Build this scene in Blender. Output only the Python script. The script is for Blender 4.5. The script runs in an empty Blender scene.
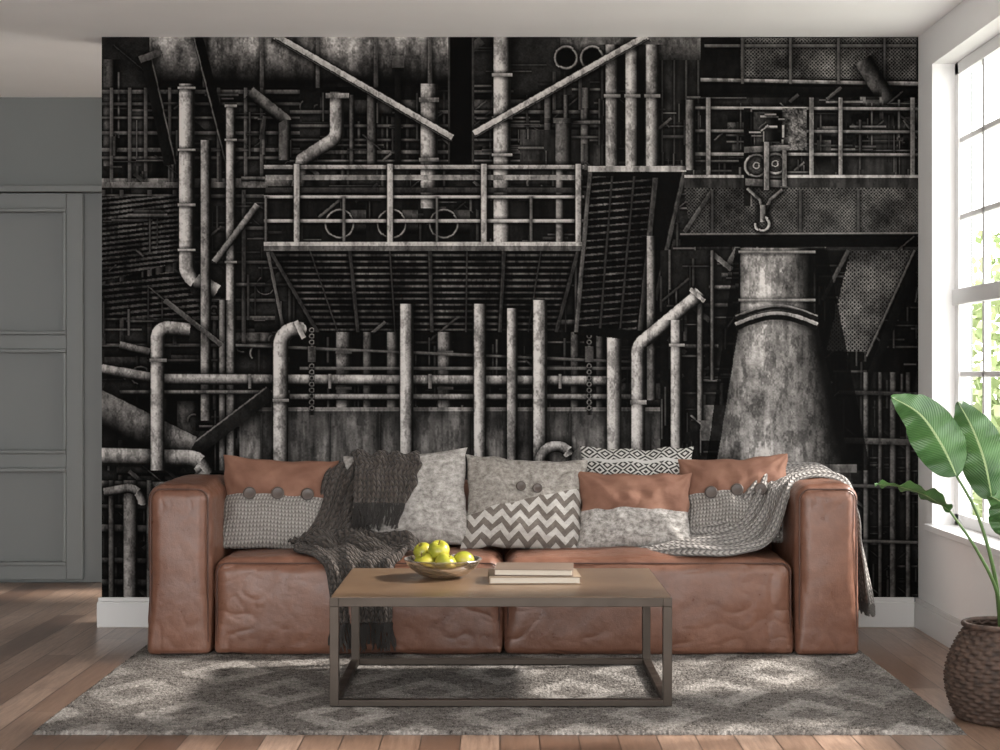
import bpy, bmesh, math, random
import numpy as np
from mathutils import Vector, Matrix, noise, Euler
random.seed(7); rng=np.random.default_rng(11)
scene=bpy.context.scene
scene.view_settings.view_transform='Standard'
# ---------------------------------------------------------------- node helpers
class NT:
    def __init__(s,name,rough=0.6,col=(.5,.5,.5),metal=0,spec=None):
        s.m=bpy.data.materials.new(name); s.m.use_nodes=True
        s.n=s.m.node_tree.nodes; s.l=s.m.node_tree.links
        s.b=s.n['Principled BSDF']
        s.b.inputs['Base Color'].default_value=(*col,1); s.b.inputs['Roughness'].default_value=rough
        s.b.inputs['Metallic'].default_value=metal
        if spec is not None: s.b.inputs['Specular IOR Level'].default_value=spec
    def add(s,t,**k):
        n=s.n.new(t)
        for a,v in k.items(): setattr(n,a,v)
        return n
    def coord(s,w='Object'): return s.add('ShaderNodeTexCoord').outputs[w]
    def mapping(s,src,scale=(1,1,1),rot=(0,0,0),loc=(0,0,0)):
        m=s.add('ShaderNodeMapping'); m.inputs['Scale'].default_value=scale; m.inputs['Rotation'].default_value=rot; m.inputs['Location'].default_value=loc
        s.l.new(src,m.inputs['Vector']); return m.outputs[0]
    def noise(s,src,scale=5,detail=4,rough=.5,out='Fac'):
        n=s.add('ShaderNodeTexNoise'); n.inputs['Scale'].default_value=scale; n.inputs['Detail'].default_value=detail; n.inputs['Roughness'].default_value=rough
        if src: s.l.new(src,n.inputs['Vector'])
        return n.outputs[out]
    def ramp(s,src,stops):
        r=s.add('ShaderNodeValToRGB'); e=r.color_ramp.elements
        while len(e)<len(stops): e.new(.5)
        for i,(p,c) in enumerate(stops):
            e[i].position=p; e[i].color=(*c,1) if not isinstance(c,(int,float)) else (c,c,c,1)
        s.l.new(src,r.inputs[0]); return r.outputs[0]
    def math(s,op,a,b=None,c=None):
        m=s.add('ShaderNodeMath',operation=op)
        for i,v in enumerate((a,b,c)):
            if v is None: continue
            if isinstance(v,(int,float)): m.inputs[i].default_value=v
            else: s.l.new(v,m.inputs[i])
        return m.outputs[0]
    def sep(s,src):
        n=s.add('ShaderNodeSeparateXYZ'); s.l.new(src,n.inputs[0]); return n.outputs
    def mix(s,f,a,b,blend='MIX'):
        m=s.add('ShaderNodeMix',data_type='RGBA',blend_type=blend)
        for i,v in ((0,f),(6,a),(7,b)):
            if isinstance(v,(int,float)): m.inputs[i].default_value=v if i==0 else (v,v,v,1)
            elif isinstance(v,tuple): m.inputs[i].default_value=(*v,1)
            else: s.l.new(v,m.inputs[i])
        return m.outputs[2]
    def bump(s,h,strength=.5,dist=.01,prev=None):
        b=s.add('ShaderNodeBump'); b.inputs['Strength'].default_value=strength; b.inputs['Distance'].default_value=dist
        s.l.new(h,b.inputs['Height'])
        if prev: s.l.new(prev,b.inputs['Normal'])
        return b.outputs[0]
    def set(s,k,v): s.l.new(v,s.b.inputs[k])

def paint(name,col,rough=.6):
    t=NT(name,rough,col); n=t.noise(t.coord(),3,3)
    t.set('Base Color',t.ramp(n,[(0,tuple(c*.96 for c in col)),(1,tuple(min(1,c*1.03) for c in col))]))
    t.set('Normal',t.bump(t.noise(t.coord(),180,2),.08,.002)); return t.m
M={}
M['wall']=paint('wall_paint',(.80,.795,.79))
M['hall']=paint('hall_paint',(.165,.175,.172))
M['ceil']=paint('ceiling_paint',(.93,.925,.92),.8)
M['trim']=paint('trim_paint',(.62,.615,.61),.4)
M['door']=paint('door_paint',(.17,.178,.176),.45)
M['frame']=paint('window_paint',(.76,.76,.76),.35)

def leather(name,c0,c1,rough=.34):
    t=NT(name,rough); o=t.coord()
    n=t.noise(o,3.0,6,.6); n2=t.noise(o,24,6,.7)
    w=t.add('ShaderNodeTexNoise'); w.noise_type='RIDGED_MULTIFRACTAL'; w.inputs['Scale'].default_value=8; w.inputs['Detail'].default_value=6; t.l.new(t.mapping(o,(1.0,1.0,1.3)),w.inputs['Vector'])
    col=t.mix(.45,t.ramp(n,[(.3,c0),(.7,c1)]),t.ramp(n2,[(.3,c0),(.75,c1)]))
    col=t.mix(t.ramp(w.outputs[0],[(.6,0.),(1.1,.35)]),col,tuple(min(1,c*1.6) for c in c1))
    t.set('Base Color',col)
    v=t.add('ShaderNodeTexVoronoi',feature='DISTANCE_TO_EDGE'); v.inputs['Scale'].default_value=220; t.l.new(o,v.inputs['Vector'])
    b=t.bump(v.outputs['Distance'],.20,.003)
    b=t.bump(n2,.30,.006,b)
    t.set('Normal',t.bump(w.outputs[0],.30,.008,b))
    t.set('Roughness',t.ramp(n2,[(.3,rough-.08),(.8,rough+.14)]))
    return t
M['leather']=leather('tan_leather',(.108,.047,.030),(.205,.098,.064)).m
M['seam']=NT('leather_seam',.5,(.06,.025,.016)).m

def knit_height(t,uv,f=60):
    x,y,z=t.sep(uv)
    u=t.math('MULTIPLY',x,f); v=t.math('MULTIPLY',y,f*.8)
    tri=t.math('PINGPONG',u,.5)
    su=t.math('ABSOLUTE',t.math('SINE',t.math('MULTIPLY',u,math.pi)))
    a=t.math('ABSOLUTE',t.math('SINE',t.math('MULTIPLY',t.math('ADD',v,t.math('MULTIPLY',tri,1.2)),math.pi)))
    return t.math('MULTIPLY',t.math('POWER',su,.6),t.math('POWER',a,.6))
def fabric(name,dark,light,f=60,bs=.9,dist=.006,nz=.35):
    t=NT(name,.95,spec=.15); uv=t.coord('UV'); h=knit_height(t,uv,f)
    n=t.noise(uv,26,6,.75); hh=t.math('ADD',t.math('MULTIPLY',h,.75),t.math('MULTIPLY',n,nz))
    t.set('Base Color',t.ramp(hh,[(.1,dark),(.9,light)])); t.set('Normal',t.bump(t.math('ADD',h,n),bs,dist))
    t.b.inputs['Sheen Weight'].default_value=.1
    return t
M['throw_dark']=fabric('dark_knit',(.005,.0045,.004),(.085,.071,.062),46,1,.01,.5).m
M['throw_light']=fabric('light_knit',(.06,.056,.052),(.36,.335,.315),58,1,.009,.4).m

def pillow_mat(name,kind):
    t=NT(name,.8,spec=.25); uv=t.coord('UV'); x,y,z=t.sep(uv)   # uv in 0..1
    sc=t.mapping(uv,(.46,.42,1))
    kn=knit_height(t,sc,70); n=t.noise(sc,42,8,.75); n2=t.noise(sc,7,4); n3=t.noise(sc,12,5,.6)
    L0,L1=(.135,.063,.042),(.255,.137,.094)
    lea=t.mix(t.math('MULTIPLY',n3,.5),t.ramp(n2,[(.3,L0),(.7,L1)]),L0)
    grey=t.ramp(t.math('ADD',t.math('MULTIPLY',kn,.6),t.math('MULTIPLY',n,.4)),[(.1,(.055,.05,.045)),(.85,(.39,.365,.34))])
    fur=t.ramp(n,[(.36,(.12,.11,.10)),(.62,(.47,.445,.42))])
    wav=t.math('ADD',y,t.math('MULTIPLY',t.math('SUBTRACT',t.noise(uv,3,2),.5),.05))
    if kind=='split':
        f=t.math('GREATER_THAN',wav,.56); col=t.mix(f,grey,lea); h=t.math('ADD',t.math('MULTIPLY',kn,t.math('SUBTRACT',1,f)),t.math('MULTIPLY',n3,.8))
    elif kind=='splitlow':
        f=t.math('GREATER_THAN',wav,.48); col=t.mix(f,fur,lea); h=t.math('ADD',t.math('MULTIPLY',n,t.math('SUBTRACT',1,f)),t.math('MULTIPLY',n3,.8))
    elif kind=='fur': col=t.mix(.25,fur,t.ramp(n3,[(.35,(.13,.12,.11)),(.65,(.42,.40,.37))])); h=n
    elif kind=='chevron':
        c=t.math('FRACT',t.math('ADD',t.math('MULTIPLY',y,6.5),t.math('MULTIPLY',t.math('PINGPONG',t.math('MULTIPLY',x,6.5),.5),1.3)))
        f=t.math('GREATER_THAN',c,.5); lo=t.math('LESS_THAN',t.math('SUBTRACT',y,t.math('MULTIPLY',x,.35)),.33)
        base=t.ramp(n,[(.36,(.13,.115,.10)),(.64,(.37,.345,.315))]); st=t.ramp(n,[(.3,(.09,.075,.065)),(.7,(.19,.165,.145))])
        base=t.mix(lo,base,t.ramp(n,[(.3,(.33,.31,.29)),(.6,(.50,.48,.45))])); col=t.mix(t.math('MULTIPLY',f,lo),base,st); h=n
    elif kind=='aztec':
        a=t.math('PINGPONG',t.math('MULTIPLY',x,7),.5); b=t.math('PINGPONG',t.math('MULTIPLY',y,7),.5)
        s1=t.math('GREATER_THAN',t.math('FRACT',t.math('MULTIPLY',t.math('ADD',a,b),3)),.5)
        row=t.math('GREATER_THAN',t.math('FRACT',t.math('MULTIPLY',y,3.5)),.85)
        col=t.mix(t.math('MAXIMUM',s1,row),(.028,.026,.024),(.40,.39,.37)); h=n
    t.set('Base Color',col); t.set('Normal',t.bump(h,.8,.006)); return t.m

# ---------------------------------------------------------------- mesh helpers
def link(o,parent=None):
    bpy.context.collection.objects.link(o)
    if parent: o.parent=parent
    return o
def mesh(name,v,f,mat,parent=None,smooth=True,uv=None):
    me=bpy.data.meshes.new(name); me.from_pydata(v,[],f); me.update()
    if mat: me.materials.append(mat)
    if smooth: me.polygons.foreach_set('use_smooth',[True]*len(me.polygons))
    if uv is not None:
        l=me.uv_layers.new(name='UVMap')
        idx=[0]*len(me.loops); me.loops.foreach_get('vertex_index',idx)
        l.data.foreach_set('uv',[c for i in idx for c in uv[i]])
    return link(bpy.data.objects.new(name,me),parent)
def grid_mesh(name,co,mat,col=None,smooth=False):
    GY,GX,_=co.shape
    me=bpy.data.meshes.new(name); nf=(GX-1)*(GY-1)
    me.vertices.add(GX*GY); me.vertices.foreach_set('co',co.astype(np.float32).ravel())
    a=(np.arange(GY-1)[:,None]*GX+np.arange(GX-1)[None,:]).ravel()
    q=np.stack([a,a+GX,a+GX+1,a+1],1).astype(np.int32).ravel()
    me.loops.add(nf*4); me.loops.foreach_set('vertex_index',q)
    me.polygons.add(nf); me.polygons.foreach_set('loop_start',np.arange(0,nf*4,4,dtype=np.int32))
    me.update(calc_edges=True)
    if smooth: me.polygons.foreach_set('use_smooth',[True]*nf)
    if col is not None:
        ca=me.color_attributes.new('print','FLOAT_COLOR','POINT'); ca.data.foreach_set('color',col.astype(np.float32).ravel())
    me.materials.append(mat); return link(bpy.data.objects.new(name,me))
def empty(name,loc=(0,0,0)):
    e=bpy.data.objects.new(name,None); e.location=loc; e.empty_display_size=.1; return link(e)
def boxes(name,L,mat,parent=None,bevel=0,seg=2):
    v=[];f=[]
    for (x0,x1,y0,y1,z0,z1) in L:
        b=len(v); v+=[(x,y,z) for z in (z0,z1) for y in (y0,y1) for x in (x0,x1)]
        f+=[tuple(b+i for i in q) for q in ((0,2,3,1),(4,5,7,6),(0,1,5,4),(2,6,7,3),(0,4,6,2),(1,3,7,5))]
    o=mesh(name,v,f,mat,parent,False)
    if bevel:
        m=o.modifiers.new('b','BEVEL'); m.width=bevel; m.segments=seg; m.limit_method='ANGLE'
    return o
def tube(name,pts,r,mat,parent=None,cyclic=False,res=3,taper=None):
    cu=bpy.data.curves.new(name,'CURVE'); cu.dimensions='3D'; cu.bevel_depth=r; cu.bevel_resolution=res
    s=cu.splines.new('POLY'); s.points.add(len(pts)-1)
    for i,p in enumerate(pts):
        s.points[i].co=(*p,1)
        if taper: s.points[i].radius=taper(i/(len(pts)-1))
    s.use_cyclic_u=cyclic; cu.materials.append(mat)
    return link(bpy.data.objects.new(name,cu),parent)
def lathe(name,prof,mat,parent=None,n=48,loc=(0,0,0)):
    v=[];f=[]
    for (r,z) in prof:
        for k in range(n):
            a=2*math.pi*k/n; v.append((loc[0]+r*math.cos(a),loc[1]+r*math.sin(a),loc[2]+z))
    for i in range(len(prof)-1):
        for k in range(n):
            f.append((i*n+k,i*n+(k+1)%n,(i+1)*n+(k+1)%n,(i+1)*n+k))
    return mesh(name,v,f,mat,parent)
def crom(P,t):
    n=len(P)-1; x=t*n; i=min(int(x),n-1); u=x-i
    p0=P[max(i-1,0)];p1=P[i];p2=P[i+1];p3=P[min(i+2,n)]
    return .5*((2*p1)+(p2-p0)*u+(2*p0-5*p1+4*p2-p3)*u*u+(3*p1-p0-3*p2+p3)*u**3)

# ================================================================= ROOM SHELL
D=7.34; HALL=8.93; XR=1.918; XL=-1.826; CH=2.706; XW=-4.2; Y0=-0.6
t=NT('oak_floor',.28); o=t.coord()
br=t.add('ShaderNodeTexBrick'); br.offset=.37; br.inputs['Scale'].default_value=1; br.inputs['Brick Width'].default_value=1.1; br.inputs['Row Height'].default_value=.125
br.inputs['Mortar Size'].default_value=.0022; br.inputs['Mortar'].default_value=(.05,.03,.02,1)
br.inputs['Color1'].default_value=(0,0,0,1); br.inputs['Color2'].default_value=(1,1,1,1); br.inputs['Bias'].default_value=0
t.l.new(t.mapping(o,rot=(0,0,math.pi/2)),br.inputs['Vector'])
grain=t.noise(t.mapping(o,(22,1.6,1)),3,8,.75); tone=t.ramp(br.outputs['Color'],[(0,(.12,.068,.045)),(.5,(.25,.158,.11)),(1,(.40,.28,.21))])
col=t.mix(t.ramp(grain,[(.35,0.),(.68,.75)]),tone,(.075,.04,.026))
t.set('Base Color',t.mix(br.outputs['Fac'],col,(.03,.018,.012))); t.set('Normal',t.bump(t.math('SUBTRACT',grain,t.math('MULTIPLY',br.outputs['Fac'],2)),.12,.003))
boxes('floor',[(XW,XR+.25,Y0,HALL+.1,-.12,0)],t.m)
boxes('ceiling',[(XW,XR+.25,Y0,HALL+.1,CH,CH+.12)],M['ceil'])
boxes('wall_back',[(XL,XR+.25,D,D+.16,0,CH)],M['hall'])
boxes('wall_hall',[(XW,XL+1.5,HALL,HALL+.1,0,CH)],M['hall'])
boxes('wall_left',[(XW-.1,XW,Y0,HALL+.1,0,CH)],M['hall'])
WB,WT=.49,2.536; wins=[(5.93,7.10),(4.35,5.52),(2.77,3.94),(1.2,2.37)]  # far window is in view; the nearer ones are unseen, added for lighting
L=[];prev=D
for (a,b) in wins:
    L.append((XR,XR+.17,b,prev,0,CH)); L.append((XR,XR+.17,a,b,0,WB)); L.append((XR,XR+.17,a,b,WT,CH)); prev=a
L.append((XR,XR+.17,Y0,prev,0,CH))
boxes('wall_right',L,M['wall'])
for i,(a,b) in enumerate(wins):
    x0,x1=XR+.10,XR+.145; P=[]
    fr=.055
    P+=[(x0,x1,a,a+fr,WB,WT),(x0,x1,b-fr,b,WB,WT),(x0,x1,a,b,WT-fr,WT),(x0,x1,a,b,WB,WB+fr)]
    zm=1.50; P.append((x0-.012,x1,a,b,zm-.035,zm+.035))
    for k in (1,2):
        y=a+(b-a)*k/3; P.append((x0+.008,x1-.008,y-.014,y+.014,WB,WT))
    for z in (zm-.34,zm-.67,zm+.35,zm+.69): P.append((x0+.008,x1-.008,a,b,z-.012,z+.012))
    P.append((XR-.03,XR+.10,a-.03,b+.03,WB-.025,WB+.004)) # sill
    boxes('window_%d'%(i+1),P,M['frame'],bevel=.003)
bh=.137
boxes('baseboard_back',[(XL-.02,XR-.02,D-.018,D,0,bh-.02),(XL-.015,XR-.02,D-.012,D,bh-.02,bh)],M['trim'],bevel=.003)
boxes('baseboard_right',[(XR-.018,XR,Y0,D,0,bh-.02),(XR-.012,XR,Y0,D,bh-.02,bh)],M['trim'],bevel=.003)
# panelled hall door / cabinet front
yb=HALL-.004
Pn=[(-4.1,-1.9,yb-.012,yb,0,2.17),(-4.1,-1.86,yb-.08,yb,2.17,2.205)]
stx=(-4.05,-3.30,-2.36); sw=.045
for x in stx: Pn.append((x-sw,x+sw,yb-.055,yb-.013,.02,2.165))
Pn.append((-2.20,-1.92,yb-.055,yb-.013,.02,2.165))
for xa,xb in zip(stx[:-1],stx[1:]):
    for (z0,z1) in ((.02,.10),(.64,.72),(1.30,1.38),(2.08,2.165)):
        Pn.append((xa+sw,xb-sw,yb-.055,yb-.013,z0,z1))
    for (z0,z1) in ((.10,.64),(.72,1.30),(1.38,2.08)):
        for q in ((xa+sw,xb-sw,z0,z0+.020),(xa+sw,xb-sw,z1-.020,z1),(xa+sw,xa+sw+.020,z0+.021,z1-.021),(xb-sw-.020,xb-sw,z0+.021,z1-.021)):
            Pn.append((q[0],q[1],yb-.068,yb-.013,q[2],q[3]))
boxes('door_1',Pn,M['door'],bevel=.004)

# ================================================================= MURAL (flat print, painted on canvas grid in print units)
S=2; MX0,MX1,MY0,MY1=102,918,37,597
Wp,Hp=(MX1-MX0)*S,(MY1-MY0)*S
xs=MX0+(np.arange(Wp)+.5)/S; ys=MY0+(np.arange(Hp)+.5)/S
def vn(sx,sy):
    gw=int((MX1-MX0)/sx)+3; gh=int((MY1-MY0)/sy)+3
    g=rng.random((gh,gw)); fx=(xs-MX0)/sx; fy=(ys-MY0)/sy
    ix=fx.astype(int); iy=fy.astype(int); ux=fx-ix; uy=fy-iy; ux=ux*ux*(3-2*ux); uy=uy*uy*(3-2*uy)
    a=g[np.ix_(iy,ix)];b=g[np.ix_(iy,ix+1)];c=g[np.ix_(iy+1,ix)];d_=g[np.ix_(iy+1,ix+1)]
    return (a*(1-ux)+b*ux)*(1-uy)[:,None]+(c*(1-ux)+d_*ux)*uy[:,None]
N1=(vn(30,30)+.6*vn(13,13)+.4*vn(5,5)+.3*vn(2,2))/2.3
N2=(vn(11,60)+.7*vn(4,34)+.5*vn(2,12)+.6*vn(12,12))/2.8
N3=(vn(3,3)+vn(1.2,1.2)+vn(6,6))/3
NB=vn(6,16)*.45+vn(3,6)*.3+vn(1.3,2.2)*.25       # rust stains
BL=np.clip((NB-.48)*5,0,1)
img=.05+.12*N1+.07*N3
def sub(x0,x1,y0,y1):
    a=max(0,int((x0-MX0)*S)); b=min(Wp,int((x1-MX0)*S)+1); c=max(0,int((y0-MY0)*S)); d_=min(Hp,int((y1-MY0)*S)+1)
    if a>=b or c>=d_: return None
    return slice(c,d_),slice(a,b)
def pipe(pts,w,b,shadow=.5,flat=False,tex=.5):
    pts=np.array(pts,float); m=w*1.3+3
    r=sub(pts[:,0].min()-m,pts[:,0].max()+m,pts[:,1].min()-m,pts[:,1].max()+m)
    if r is None: return
    X,Y=np.meshgrid(xs[r[1]],ys[r[0]]); best=np.full(X.shape,1e9); sg=np.zeros(X.shape); n=len(pts)-1
    for k_,((ax,ay),(bx,by)) in enumerate(zip(pts[:-1],pts[1:])):
        dx,dy=bx-ax,by-ay; l2=dx*dx+dy*dy+1e-9
        t0=((X-ax)*dx+(Y-ay)*dy)/l2; tt=np.clip(t0,0,1); px=X-ax-tt*dx; py=Y-ay-tt*dy
        d_=np.hypot(px,py); l=math.sqrt(l2)
        if k_==0: d_=np.where(t0<0,1e9,d_)
        if k_==n-1: d_=np.where(t0>1,1e9,d_)
        nx,ny=-dy/l,dx/l
        if nx+ny*.8<0: nx,ny=-nx,-ny
        s_=px*nx+py*ny; k=d_<best; best[k]=d_[k]; sg[k]=s_[k]
    h=w/2; im=img[r]
    if shadow:
        sh=np.clip(1-(best-h)/(2.5+w*.5),0,1); im*=1-min(.9,shadow*1.25)*sh
    a=np.clip((h-best)*S*.8+.5,0,1); q=np.clip(sg/h,-1,1)
    if flat: s=.85+.18*(-q)
    else:
        s=np.clip(np.cos(np.arcsin(q*.98)+.6),0,1)**1.25*1.05+.05+.16*np.clip(q-.6,0,1)
    tx=(1-tex)+tex*1.6*(.55*N2[r]+.25*N1[r]+.15*N3[r])*1.2
    if w>3: tx=tx*(1-.30*BL[r])
    img[r]=im*(1-a)+a*b*s*tx
def poly(pts,fn):
    pts=np.array(pts,float); r=sub(pts[:,0].min(),pts[:,0].max(),pts[:,1].min(),pts[:,1].max())
    if r is None: return
    X,Y=np.meshgrid(xs[r[1]],ys[r[0]]); ins=np.zeros(X.shape,bool); n=len(pts)
    for i in range(n):
        x1,y1=pts[i];x2,y2=pts[(i+1)%n]
        c=((y1>Y)!=(y2>Y)); xi=(x2-x1)*(Y-y1)/(y2-y1+1e-12)+x1
        ins^=c&(X<xi)
    v=fn(X,Y,r); img[r]=np.where(ins,v,img[r])
def rect(x0,y0,x1,y1,b,tex=.5,N=None):
    poly([(x0,y0),(x1,y0),(x1,y1),(x0,y1)],lambda X,Y,r:b*((1-tex)+tex*1.9*(N2 if N is None else N)[r])*(1-.25*BL[r]))
def arc(cx,cy,R,a0,a1,n=9):
    return [(cx+R*math.cos(math.radians(a0+(a1-a0)*i/n)),cy+R*math.sin(math.radians(a0+(a1-a0)*i/n))) for i in range(n+1)]
def mesh_panel(pts,b,p=4.0,w=.32,back=None):
    def fn(X,Y,r):
        u=((X+Y)/p)%1; v=((X-Y)/p)%1; k=np.minimum(abs(u-.5),abs(v-.5))<w*.5
        base=img[r]*.55 if back is None else back
        return np.where(k,b*(.1+1.8*N1[r]),base)
    poly(pts,fn)
def slats(pts,b,p,w,slope=0,back=.04,vert=False):
    def fn(X,Y,r):
        c=(X if vert else Y+slope*X); k=((c/p)%1)<w
        return np.where(k,b*(.1+1.8*N1[r])*(1-.4*BL[r]),back*.6+.03*N3[r])
    poly(pts,fn)
R_=random.Random(5)
def clutter(n,x0,x1,y0,y1,blo,bhi,ws=(1,1.2,1.5,2,3),lmax=90):
    for _ in range(n):
        x=R_.uniform(x0,x1);y=R_.uniform(y0,y1);l=R_.uniform(12,lmax);w=R_.choice(ws);b=R_.uniform(blo,bhi)
        c=R_.random()
        if c<.42: pipe([(x,y),(x,min(y+l,y1))],w,b,.35,w<3)
        elif c<.84: pipe([(x,y),(min(x+l,x1),y)],w,b,.35,w<3)
        else: pipe([(x,y),(min(x+l*.6,x1),y+l*.5*R_.choice([-1,1]))],w,b,.35,True)
for _ in range(80):   # big dim vessels and ducts far back
    x=R_.uniform(102,918);y=R_.uniform(37,520);w=R_.uniform(8,30);l=R_.uniform(30,110)
    pipe([(x,y),(x,y+l)] if R_.random()<.55 else [(x,y),(x+l,y)],w,R_.uniform(.20,.44),.6,False,.9)
clutter(110,102,918,37,560,.16,.38,(2,3,4,6,9),150)
clutter(260,102,918,37,470,.18,.50)
for _ in range(60):
    x=R_.uniform(110,900);y=R_.uniform(90,450); pipe(arc(x,y,R_.uniform(3,9),R_.uniform(0,180),R_.uniform(200,400),14),R_.choice([1,2,3]),R_.uniform(.25,.5),.4)
# upper boiler pipe
pipe([(150,55),(455,55)],64,.74,.5,tex=.95)
poly([(150,37),(455,37),(455,86),(150,86)],lambda X,Y,r:img[r]*(.3+1.1*N1[r]))
for x in (205,262,318,376,430): pipe([(x,30),(x,88)],4,.40,.5,True)
pipe([(560,52),(720,52)],34,.38,.4,tex=.95)
rect(600,60,700,160,.14,.9)
for k in range(9): pipe([(602+k*12,60),(602+k*12,165)],1.8,.30,.3,True)
clutter(40,600,700,90,168,.22,.5,(1,1.5,2.5),30)
# upper-left galleries
for y,w,b in ((92,4,.44),(104,3,.36),(118,2.5,.44),(133,3,.46),(150,4,.55),(158,2.5,.46),(183,9,.62),(196,3,.36),(228,3,.34),(262,3,.34),(300,3,.38),(318,4,.44),(345,3,.4)):
    pipe([(100,y),(300 if y<200 else 275,y)],w,b,.55,True)
for y,w,b in ((112,3,.42),(126,2.5,.46),(140,2.5,.42),(152,3.5,.56),(161,2.5,.5)): pipe([(290,y),(600,y)],w,b,.5,True)
for x in (112,130,146,170,219,246,262): pipe([(x,88),(x,182)],3,.42,.4,True)
for x in (104,122,150,175,244): pipe([(x,190),(x,345)],4,.32,.4,True)
slats([(102,196),(186,196),(178,262),(102,282)],.34,5,.42,.12)
slats([(102,285),(180,270),(205,318),(102,318)],.30,6,.36,.1)
pipe([(330,108),(420,108)],16,.34,.4); pipe([(250,92),(285,120),(285,160)],12,.46)
for x in (352,372,398,548,566): pipe([(x,95),(x,165)],R_.choice([5,8,10]),.44,.4)
rect(520,130,600,165,.24,.9); pipe([(585,88),(585,170)],9,.5)
clutter(50,270,600,90,166,.22,.5,(1,1.3,2,4),50)
clutter(36,102,265,88,182,.22,.5,(1,1.3,2,4),50)
clutter(36,102,265,196,345,.2,.42,(1,1.3,2,4),50)
# tall verticals
pipe([(429,84),(429,245)],17,.86); pipe([(502,37),(502,245)],17,.94)
for y in (100,160): pipe([(419,y),(439,y)],4,.6,.4,True)
for y in (75,118,155,200): pipe([(492,y),(512,y)],3,.7,.5,True)
pipe([(337,92),(337,128)]+arc(322,130,15,0,70)[1:]+[(303,160),(298,190)],14,.86)
pipe([(326,96),(349,96)],5,.7,.4,True)
for x,b in ((612,.76),(632,.84),(652,.78)): pipe([(x,45),(x,172)],13,b); pipe([(x-8,96),(x+8,96)],3,.6,.4,True)
for x in (566,592):
    poly(arc(x,58,11,0,360,20),lambda X,Y,r:.03+0*X); pipe(arc(x,58,11,0,360,20),2.8,.55,.4)
    pipe([(x-12,72),(x-12,110)],3,.3,.3,True)
pipe([(563,120),(563,165)],16,.45,.5); pipe([(563,118),(563,123)],20,.55,.5)
# dark stanchion and dark braces
rect(450,37,472,165,.035,.3); pipe([(449,37),(449,165)],2,.26,0,True); pipe([(473,37),(473,165)],2,.26,0,True)
pipe([(398,60),(398,165)],6,.10,.3,True); pipe([(392,62),(404,62)],12,.40,.3,True)
pipe([(146,55),(170,165)],11,.09,.4,True); pipe([(151,54),(176,164)],1.3,.42,0,True); pipe([(140,60),(162,52)],7,.45,.3,True)
pipe([(198,37),(232,170)],10,.06,.4,True); pipe([(194,37),(228,170)],1.4,.45,0,True)
pipe([(713,37),(708,90)],9,.42,.4,True); pipe([(748,37),(732,100)],5,.44,.4,True)
for a_,b_ in (((275,36),(452,138)),((647,36),(474,134))):
    pipe([a_,b_],7,1.0,.6,True,.3); pipe([(a_[0],a_[1]+3),(b_[0],b_[1]+3)],1.5,.25,0,True)
# left main pipes
pipe([(231,106),(231,462)],9.5,.88); pipe([(187,84),(187,262)]+arc(207,264,20,180,100)[1:]+[(217,292)],15.5,.98)
for y in (88,150,205,250): pipe([(178,y),(196,y)],2.5,.8,.5,True)
for y in (106,140,262,380): pipe([(225,y),(237,y)],2.5,.7,.4,True)
pipe([(206,140),(206,420)],10,.7); pipe([(258,205),(215,262)],7,.62); pipe([(223,300),(223,470)],7,.5)
# middle walkway: interior & openings
rect(268,186,578,244,.10,.8); clutter(40,268,576,184,243,.18,.42,(1,1.5,2.5),40)
for x in (340,392,444):
    pipe([(x+10,222),(x+26,222)],24,.30,.3); poly(arc(x,224,14,0,360,24),lambda X,Y,r:.02+.05*np.clip((X-x)/14,0,1)); pipe(arc(x,224,14,0,360,24),2.2,.55,.2)
pipe([(560,165),(560,245)],8,.6); pipe([(429,182),(429,208)],17,.75,0); pipe([(502,165),(502,244)],17,.92,0)
rect(266,175,582,180,.62,.6); pipe([(266,190),(582,190)],5,.26,.3,True)
for y,w in ((167,4),(197,3),(221,3)): pipe([(264,y),(584,y)],w,.92,.55,True,.4)
for x in (297,390,484,578): pipe([(x,164),(x,246)],5.5,.96,.55,True,.35)
for x in (266,344,437,531): pipe([(x,196),(x,246)],2.5,.5,.4,True)
# underside grating
slats([(268,250),(580,250),(556,332),(316,332)],.30,6.2,.30,0,.03)
for x0,x1 in ((270,318),(350,358),(430,432),(504,500),(578,556)): pipe([(x0,250),(x1,332)],3.5,.28,.5,True)
for x0,x1 in ((310,338),(390,395),(467,466),(541,528)): pipe([(x0,250),(x1,332)],1.2,.26,.3,True)
rect(264,242,582,246,.90,.5); rect(264,246,582,251,.42,.7)
pipe([(268,252),(284,330)],3,.45,.3,True)
# below deck: background
rect(290,332,620,408,.06,.7); clutter(70,290,640,332,408,.18,.42,(1,1.4,2,3),60)
for x,b,w in ((344,.60,15),(368,.42,9),(393,.52,12),(445,.6,14),(575,.4,9),(600,.4,8)): pipe([(x,332),(x,408)],w,b)
for y in (352,388): pipe([(336,y),(352,y)],3,.5,.3,True); pipe([(437,y),(453,y)],3,.5,.3,True)
poly([(240,408),(662,408),(662,597),(240,597)],lambda X,Y,r:(.14+.80*N2[r]**1.4+.26*(N1[r]-.5))*(.55+.45*np.clip((Y-408)/40,0,1))*(1-.25*BL[r]))
rect(240,407,662,411,.55,.6)
for x in (262,330,380,470,570,650): pipe([(x,413),(x,597)],2,.24,.3,True)
pipe([(102,369),(160,379),(615,381)],10.5,.80); pipe([(290,397),(640,397)],6,.66); pipe([(120,392),(290,392)],4,.5)
pipe([(236,345),(640,362)],2.5,.45,.3,True); pipe([(300,368),(640,368)],3,.5,.3,True)
for x in (250,330,430,560): pipe([(x,374),(x,388)],3,.6,.4,True)
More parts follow.
